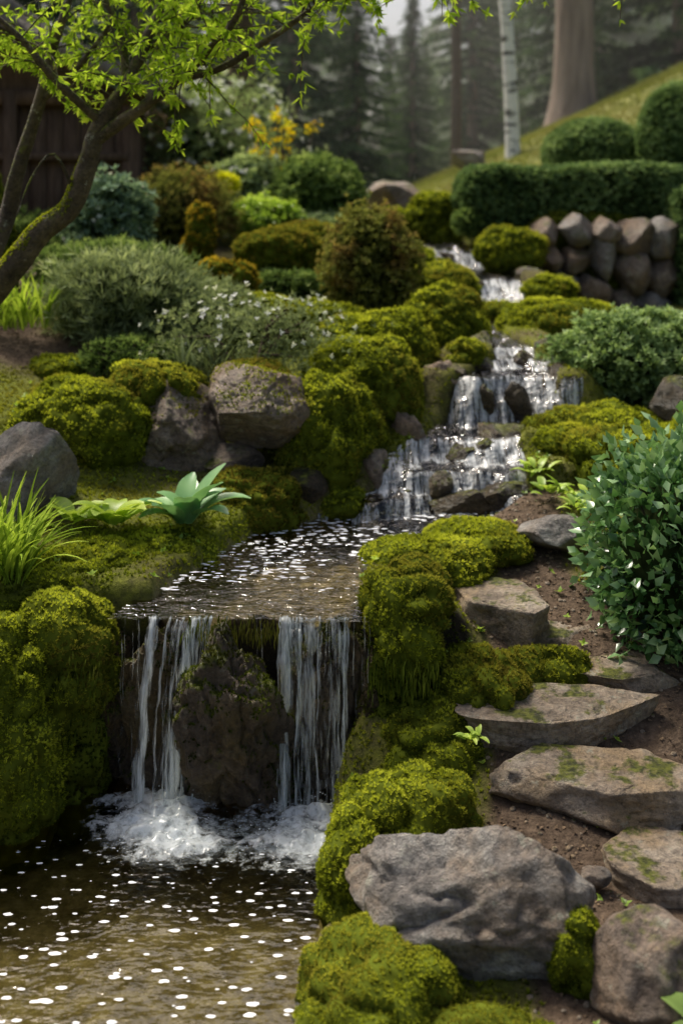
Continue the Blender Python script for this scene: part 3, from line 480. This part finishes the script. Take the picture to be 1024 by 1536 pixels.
for bi,(P,r_) in enumerate(br):
    P=np.array(P); L_=len(P); n_t=[40,46,60,14,16,16,28,8][bi]
    for k in range(n_t):
        t_=rr.uniform(.66 if bi==0 else (.6 if bi==3 else (.38 if bi==2 else .3)),1)*(L_-1); i=min(int(t_),L_-2); p0=P[i]+(P[i+1]-P[i])*(t_-i)
        d=norm(rr.normal(size=3)*[1,.9,.55]+[.15,0,.25]); l=rr.uniform(.15,.42)
        if p0[2]>2.6: d[2]-=.2
        pts=[p0]
        for s_ in range(4): d=norm(d+rr.normal(size=3)*.25+[0,0,-.12]); pts.append(pts[-1]+d*l/4)
        tw.append(tube(pts,[.004,.003,.0025,.002,.001],4)); pts=np.array(pts)
        for u in rr.uniform(.25,1.02,10):
            u4=min(u,1)*4; j=min(int(u4),3); q=pts[j]+(pts[j+1]-pts[j])*(u4-j); LP.append(q+rr.normal(size=3)*.006); LU.append(d*.7+rr.normal(size=3)*.55+[0,0,-.25])
sv,sf,st=cat(parts+[(a,b,np.zeros(len(a))) for a,b in tw])
mb=rockmat('mossy_bark',[(.04,.028,.02),(.10,.075,.05),(.19,.15,.1)],.5,.9,.9); mk('trunk_and_limbs',sv,sf,mb,smooth=True,parent=tree)
LP=np.array(LP);LU=np.array(LU); V,F,T=inst(leafcl(3,.14,12,.75,.03),LP,LU,rr.uniform(.03,.06,len(LP)),rr.uniform(.3,.9,len(LP))); mk('foliage',V,F,TREEL,T,parent=tree)
tv_,tf_,_=parts[0]; tri=np.concatenate([tf_[:,[0,1,2]],tf_[:,[0,2,3]]]); P_,n_=sample(tv_,tri,26000,lambda P,n:(n[:,2]+.5*fbm(P*8,2,3)>.15)&(P[:,2]<1.95)); a,b,c_=mosspts(P_,n_,.009); mk('trunk_moss',a,b,MOSS,c_,parent=tree)
# ---------------------------------------------------------------- water
gx=np.linspace(-1.9,.35,60); gy=np.linspace(-1.3,3.62,110); A,B=np.meshgrid(gx,gy); f1=np.exp(-(((A+.50)/.24)**2+((B-3.14)/.20)**2)); f2=np.exp(-(((A+.08)/.24)**2+((B-3.10)/.20)**2))
fo=np.clip(f1+f2,0,1)*.82
Vw=np.stack([A.ravel(),B.ravel(),A.ravel()*0],-1); i_=(np.arange(109)[:,None]*60+np.arange(59)[None]).ravel(); mk('pond_water',Vw,np.stack([i_,i_+1,i_+61,i_+60],-1),WPOOL,fo.ravel(),smooth=True)
sy=np.concatenate([np.arange(3.385,5.8,.012),np.arange(5.8,11,.03)]); nu=64; U=np.linspace(0,1,nu)
ex=.03+.08*sst((sy-3.5)/.3); xl=np.interp(sy,SY,SL)-ex; xr=np.interp(sy,SY,SR)+ex; A=xl[:,None]+(xr-xl)[:,None]*U; B=np.repeat(sy[:,None],nu,1)
k3=sst((B-4.3)/.2); q1=fbm(np.stack([A*4.5,B*1.2,A*0],-1),4,4); q2=fbm(np.stack([A*7,B*1.2,A*0+4],-1),4,14); y1=B+.22*q1*k3-.06*k3; y2=B+.24*q2*k3+.06*k3
Zs=.5*zw(y1)+.5*zw(y2)+.016*fbm(np.stack([A*16,B*16,A*0],-1),3,2)*(.12+k3); yy=y1
B2=B+.03*fbm(np.stack([A*9,A*0,A*0],-1),3,14)*np.exp(-(B-3.385)/.08)
fo=np.zeros_like(A)
for s_ in STEPS:
    for yq,kq in ((y1,1),(y2,.85)):
        d=yq-s_; w=.10 if s_<7 else .5; fo=np.maximum(fo,kq*np.where(d>0,np.exp(-(d/.05)**2),np.exp(-(d/w)**2)))
fo=fo*.92+.14*(B>4.2)+.22*np.exp(-((B-3.75)/.3)**2)+.05+.4*fbm(np.stack([A*7,B*7,A*0],-1),2,31)*(fo>.3)
fo[:4]*=.3
Vw=np.stack([A.ravel(),B2.ravel(),Zs.ravel()],-1); n1=len(sy); i_=(np.arange(n1-1)[:,None]*nu+np.arange(nu-1)[None]).ravel(); mk('stream_water',Vw,np.stack([i_,i_+1,i_+nu+1,i_+nu],-1),WSTR,np.clip(fo,0,1).ravel(),smooth=True)
def fall(name,strands,seed):
    r=np.random.default_rng(seed); P=[]
    for (x0,w0,x1,w1,op,vy) in strands:
        nt_=48; na=7; tt=np.linspace(0,1,nt_); a=np.linspace(-1,1,na)
        tau=np.clip((tt-.06)/.94,0,1); z=.512-.525*tau**1.7; y=3.43-.03*np.clip(tt/.06,0,1)-vy*tau**.85
        xc=x0+(x1-x0)*tau+.018*tau*fbm(np.stack([tau*7+seed,tau*0+x0*50,tau*0],-1),3,seed); w=w0+(w1-w0)*tau; w=w*(1+.7*fbm(np.stack([tau*8,tau*0+x0*30,tau*0],-1),3,seed+2))
        X_=xc[:,None]+w[:,None]*a/2; Y_=y[:,None]-(1-a**2)*w[:,None]*.25+.006*fbm(np.stack([tau*9,tau*0+x0*40,tau*0],-1),2,seed)[:,None]; Z_=np.repeat(z[:,None],na,1)
        T_=op*(1-np.abs(a)**3*.8)[None]*np.ones((nt_,1))*np.clip(tt[:,None]*8+.3,0,1)
        i_=(np.arange(nt_-1)[:,None]*na+np.arange(na-1)[None]).ravel()
        P.append((np.stack([X_.ravel(),Y_.ravel(),Z_.ravel()],-1),np.stack([i_,i_+1,i_+na+1,i_+na],-1),T_.ravel()))
    V,F,T=cat(P); return mk(name,V,F,FALL,T,smooth=True)
st=[(-.555,.06,-.59,.03,.75,.13),(-.56,.035,-.58,.02,.9,.14),(-.455,.14,-.50,.09,.48,.12),(-.43,.045,-.495,.035,.85,.14),(-.41,.04,-.48,.03,.6,.13),(-.42,.08,-.5,.07,.5,.15)]
for k in range(9): x=R(-.52,-.38); st.append((x,.012,x-.05+R(-.015,.015),.008,.7,R(.08,.16)))
fall('waterfall',st,3)
st=[(-.165,.045,-.17,.03,.9,.13),(-.15,.05,-.165,.04,.55,.14),(-.08,.21,-.08,.19,.38,.12),(-.09,.045,-.095,.045,.7,.14),(-.02,.06,-.015,.055,.55,.13),(.01,.03,.012,.02,.7,.13),(-.12,.03,-.12,.03,.55,.14)]
for k in range(10): x=R(-.19,.03); st.append((x,.013,x+R(-.015,.015),.009,.65,R(.08,.16)))
fall('waterfall',st,4)
st=[(x,.007,x+R(-.01,.01),.004,.5,R(.0,.05)) for x in list(R(-.68,-.6,6))+list(R(.03,.12,5))+list(R(-.36,-.2,4))]
fall('water_trickle',st,5)
def foam(name,cx,cy,rx,ry,seed):
    n=80; u=np.linspace(-1,1,n); A,B=np.meshgrid(u,u); rr_=np.sqrt(A**2+B**2); ang=fbm(np.stack([A*2.4,B*2.4,A*0],-1),3,seed)*.7
    e=np.clip(1-(rr_+ang),0,1)*np.clip((1-rr_)*4,0,1); X_=cx+A*rx; Y_=cy+B*ry; Zf=.004+ e*.024*(.5+vn(np.stack([X_*40,Y_*40,A*0],-1),seed))+ e*.02*fbm(np.stack([X_*22,Y_*22,A*0],-1),3,seed)
    i_=(np.arange(n-1)[:,None]*n+np.arange(n-1)[None]).ravel(); ob=mk(name,np.stack([X_.ravel(),Y_.ravel(),Zf.ravel()],-1),np.stack([i_,i_+1,i_+n+1,i_+n],-1),FOAM,np.clip(e*1.0,0,.72).ravel(),smooth=True)
    Vi,Fi=ico(1); k=120; P=np.stack([cx+rng.normal(size=k)*rx*.3,cy-.02+rng.normal(size=k)*ry*.3,np.abs(rng.normal(size=k))*.03+.01],-1)
    a,b,c_=inst((Vi,Fi,np.zeros(len(Vi))),P,rng.normal(size=P.shape),rng.uniform(.0008,.002,k),np.ones(k)); mk('droplets',a,b,FOAM,c_,parent=ob)
foam('waterfall_foam',-.52,3.24,.26,.17,1); foam('waterfall_foam',-.50,3.12,.26,.16,4); foam('waterfall_foam',-.08,3.20,.26,.16,2); foam('waterfall_foam',-.11,3.08,.25,.15,3)
FL=solid('glint_fleck',(.8,.82,.85),(.9,.9,.92),5,.4,0)  # white for small discs that imitate highlights on the ripples
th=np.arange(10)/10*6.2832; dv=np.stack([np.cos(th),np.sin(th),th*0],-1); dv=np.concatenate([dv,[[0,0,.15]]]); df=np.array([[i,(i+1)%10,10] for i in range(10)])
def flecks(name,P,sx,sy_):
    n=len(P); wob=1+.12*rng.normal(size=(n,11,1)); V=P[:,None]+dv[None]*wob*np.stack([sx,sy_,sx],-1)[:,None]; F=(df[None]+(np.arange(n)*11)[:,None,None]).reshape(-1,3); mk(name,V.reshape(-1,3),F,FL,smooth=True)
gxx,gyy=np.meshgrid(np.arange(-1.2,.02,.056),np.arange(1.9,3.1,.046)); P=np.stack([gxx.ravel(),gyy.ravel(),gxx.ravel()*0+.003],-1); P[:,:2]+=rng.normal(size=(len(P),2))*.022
k=(P[:,0]<np.interp(P[:,1],PRY,PRX)-.03)&(rng.random(len(P))<.78); P=P[k]; s_=R(.003,.013,len(P))*np.clip(1.3-(P[:,1]-2.2)*.8,.35,1.2); flecks('glint_flecks',P,s_*1.2,s_*.55)  # discs laid on the pond as painted ripple highlights
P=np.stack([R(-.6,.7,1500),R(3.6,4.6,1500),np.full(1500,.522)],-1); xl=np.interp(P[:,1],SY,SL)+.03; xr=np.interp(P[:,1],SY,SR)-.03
dn=fbm(P*[5,5,0],3,21); k=(P[:,0]>xl)&(P[:,0]<xr)&(dn>-.1); P=P[k]; s_=R(.002,.008,len(P)); flecks('glint_flecks',P,s_*1.9,s_*.6)  # thinner discs imitating sky reflections on the upper pool
# ---------------------------------------------------------------- house
def boxes(lst):
    V=[];F=[];o=0
    for (c,d,ry) in lst:
        b=np.array([[x,y,z] for x in(-1,1) for y in(-1,1) for z in(-1,1)])*np.array(d)/2; b=roty(b,ry)+np.array(c); V.append(b)
        for f in [(0,1,3,2),(4,6,7,5),(0,4,5,1),(2,3,7,6),(0,2,6,4),(1,5,7,3)]: F.append([o+i for i in f])
        o+=8
    return np.concatenate(V),np.array(F)
hs=empty('garden_teahouse')
bx=[]
x=-3.55
while x<-1.72: bx.append(((x+.07,9.0+R(-.004,.004),2.0),(.128,.05,1.36),0)); x+=.135
V,F=boxes(bx); mk('front_wall_boards',V,F,WOOD,parent=hs)
V,F=boxes([((-2.6,10.2,2.0),(1.86,2.3,1.4),0)]); mk('inner_wall',V,F,solid('plaster',(.07,.05,.035),(.12,.085,.06),6),parent=hs)
V,F=boxes([((-1.66,8.96,2.0),(.12,.12,1.5),0),((-2.6,8.93,2.0),(.1,.09,1.45),0),((-3.55,8.96,2.0),(.12,.12,1.5),0),((-2.6,8.94,2.66),(2.1,.1,.11),0),((-2.6,8.92,1.42),(2.1,.12,.12),0),((-1.66,11.3,2.0),(.12,.12,1.5),0),((-2.6,8.92,2.2),(1.85,.06,.06),0)]); mk('posts_and_beams',V,F,WOOD,parent=hs)
V=np.array([(-3.5,8.98,2.7),(-1.7,8.98,2.7),(-2.6,8.98,3.15),(-3.5,9.03,2.7),(-1.7,9.03,2.7),(-2.6,9.03,3.15)]); mk('gable',V,[[0,1,2],[5,4,3],[0,3,4,1],[1,4,5,2],[2,5,3,0]],WOOD,parent=hs)
bx=[];al=math.atan2(.62,1.3)
for side in(-1,1):
    for k in range(9):
        u=(k+.5)/9; xx=-2.6+side*1.3*u; zz=3.27-.62*u; bx.append(((xx,10.05,zz+.02),(.175,2.9,.028),side*(al-.10)))
    for k in range(22): bx.append(((-2.6+side*.65,8.66+k*.132,3.27-.31+.055),(1.42,.03,.03),side*al))
bx.append(((-2.6,10.05,3.34),(.16,2.95,.1),0)); bx+= [((-2.6+s*.66,8.62,2.93),(1.46,.05,.12),s*al) for s in(-1,1)]
V,F=boxes(bx); mk('tiled_roof',V,F,ROOF,parent=hs)
# ---------------------------------------------------------------- background trees
def trunk(name,x,y,z0,z1,r0,r1,mat,lean=(0,0),flare=1.5):
    t_=np.linspace(0,1,30); rad=r0+(r1-r0)*t_; rad=rad*(1+(flare-1)*np.exp(-t_*18)); pts=np.stack([x+lean[0]*t_+.03*np.sin(t_*7),y+lean[1]*t_,z0+(z1-z0)*t_],-1)
    a,b=tube(pts,rad,20); a=a+.03*r0/.3*np.stack([fbm(a*[4,4,1],3,1),fbm(a*[4,4,1],3,2),a[:,0]*0],-1); return mk(name,a,b,mat,smooth=True)
m_,nt,N,L=newmat('birch_bark'); n=posnoise(N,L,1,4,(3,3,11),.7); r=ramp(N,[(.40,(.05,.045,.04)),(.46,(.74,.73,.69)),(.7,(.8,.79,.77))]); L.new(n,r.inputs[0]); p=N.new('ShaderNodeBsdfPrincipled'); p.inputs['Roughness'].default_value=.7; L.new(r.outputs[0],p.inputs['Base Color']); o=N.new('ShaderNodeOutputMaterial'); L.new(p.outputs[0],o.inputs[0])
SPK=tuft(6,.6,.075,6)
def spruce(seed,h,r,n_wh=40,crown0=.06):
    q=np.random.default_rng(seed); P=[];U=[];S=[];TT=[]; tub=[tube([(0,0,0),(0,0,h*.5),(0,0,h)],[h*.016,h*.01,.01],8)]
    for w in range(n_wh):
        f=crown0+(1-crown0)*(w/n_wh); z0=h*f; Lb=r*(1-f)**.75*q.uniform(.8,1.1)+.12
        for k in range(8):
            az=q.uniform(0,6.283); l=Lb*q.uniform(.7,1.1); d=np.array([math.cos(az),math.sin(az)]); m=max(4,int(l*6)); u=np.linspace(.12,1,m)
            z=z0-l*.35*u**1.3+l*.10*u**3; pts=np.stack([d[0]*l*u,d[1]*l*u,z],-1)
            for j in range(3):
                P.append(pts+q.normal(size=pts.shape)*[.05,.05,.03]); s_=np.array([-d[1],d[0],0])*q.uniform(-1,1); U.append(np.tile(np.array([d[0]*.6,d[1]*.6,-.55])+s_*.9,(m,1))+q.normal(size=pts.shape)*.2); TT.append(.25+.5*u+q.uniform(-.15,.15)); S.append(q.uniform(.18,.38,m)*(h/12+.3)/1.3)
    P=np.concatenate(P);U=np.concatenate(U);S=np.concatenate(S);TT=np.concatenate(TT)
    return inst(SPK,P,U,S,TT),tub
def spobj(base,x,y,z,s,rz,parent):
    for k,me in enumerate(base):
        o=bpy.data.objects.new(['spruce_foliage','spruce_trunk'][k],me); scene.collection.objects.link(o); o.location=(x,y,z); o.scale=(s,s,s); o.rotation_euler=(0,0,rz); o.parent=parent
forest=empty('spruce_forest'); bases=[];fbases=[]
for sd,h,r in((1,12,2.6),(2,10,2.3),(3,14,2.4)):
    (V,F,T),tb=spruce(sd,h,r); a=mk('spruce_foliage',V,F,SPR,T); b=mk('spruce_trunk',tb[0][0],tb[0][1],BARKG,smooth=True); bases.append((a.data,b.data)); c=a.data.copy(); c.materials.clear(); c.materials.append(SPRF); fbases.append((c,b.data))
    bpy.data.objects.remove(a); bpy.data.objects.remove(b)
q=np.random.default_rng(11)
spots=[(-6,20,1),(-3.8,21,.9),(-2.0,23,.75),(-.9,21,.62),(.3,22,.52),(3.0,26,.62),(1.5,24,.36),(4.9,24,.85),(6.9,23,1.0),(9.0,22,1.1),(-5,27,1.0),(-9,22,1.1),(11,24,1.1),(1.2,28,.42)]
for k in range(22):
    x=-16+k*1.6+q.uniform(-.6,.6); y=33+q.uniform(-2,6); u=x/y; s=q.uniform(.62,.95)
    if .0<u<.13: s=q.uniform(.40,.55)
    spots.append((x,y,s))
for k in range(20):
    x=-28+k*2.9+q.uniform(-.9,.9); y=46+q.uniform(-2,8); u=x/y; s=q.uniform(.75,1.0)
    if .0<u<.13: s=q.uniform(.6,.74)
    spots.append((x,y,s))
for k,(x,y,s) in enumerate(spots):
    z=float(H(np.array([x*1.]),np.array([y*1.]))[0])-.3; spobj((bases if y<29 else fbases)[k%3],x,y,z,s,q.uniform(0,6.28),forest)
trunk('birch_tree',2.42,16,2.3,9,.10,.07,m_,lean=(-.35,0),flare=1.2)
trunk('pine_tree',4.05,20,3.0,13,.34,.28,BARKG,lean=(.1,0),flare=2.0)
trunk('pine_tree',-1.38,15.5,1.6,9,.2,.15,BARK,flare=1.3)
trunk('pine_tree',2.2,22,2.1,12,.10,.08,BARK)
m_,nt,N,L=newmat('mist'); v=N.new('ShaderNodeVolumeScatter'); v.inputs['Color'].default_value=(1,1,.95,1); v.inputs['Density'].default_value=.0105; v.inputs['Anisotropy'].default_value=.45
o=N.new('ShaderNodeOutputMaterial'); L.new(v.outputs[0],o.inputs['Volume'])
V,F=boxes([((0,34,5.5),(60,34,11),0)]); mk('morning_mist',V,F,m_)
# ---------------------------------------------------------------- light, camera
EL,AZ=math.radians(58),math.radians(-38)
w=bpy.data.worlds.new('World'); scene.world=w; w.use_nodes=True; nt=w.node_tree; bg=nt.nodes['Background']; sk=nt.nodes.new('ShaderNodeTexSky'); sk.sky_type='NISHITA'; sk.sun_disc=False; sk.sun_elevation=EL; sk.sun_rotation=AZ; sk.dust_density=7; sk.air_density=1; sk.ozone_density=.3
nt.links.new(sk.outputs[0],bg.inputs[0]); bg.inputs[1].default_value=.15
sl=bpy.data.lights.new('sun','SUN'); sl.energy=4.9; sl.angle=math.radians(14); sl.color=(1,.94,.82); so=bpy.data.objects.new('sun',sl); scene.collection.objects.link(so)
dirv=Vector((math.sin(AZ)*math.cos(EL),math.cos(AZ)*math.cos(EL),math.sin(EL))); so.rotation_euler=dirv.to_track_quat('Z','Y').to_euler(); so.location=(0,10,20)
cam=bpy.data.cameras.new('camera'); co=bpy.data.objects.new('camera',cam); scene.collection.objects.link(co); co.location=(0,0,1.7); co.rotation_euler=(math.radians(90),0,0)
cam.sensor_fit='VERTICAL'; cam.sensor_height=36; cam.sensor_width=24; cam.lens=39.84; cam.shift_y=-.285; cam.clip_end=1000
cam.dof.use_dof=True; cam.dof.focus_distance=3.3; cam.dof.aperture_fstop=2.1
scene.camera=co
scene.view_settings.view_transform='Standard'; scene.view_settings.look='None'; scene.view_settings.exposure=0
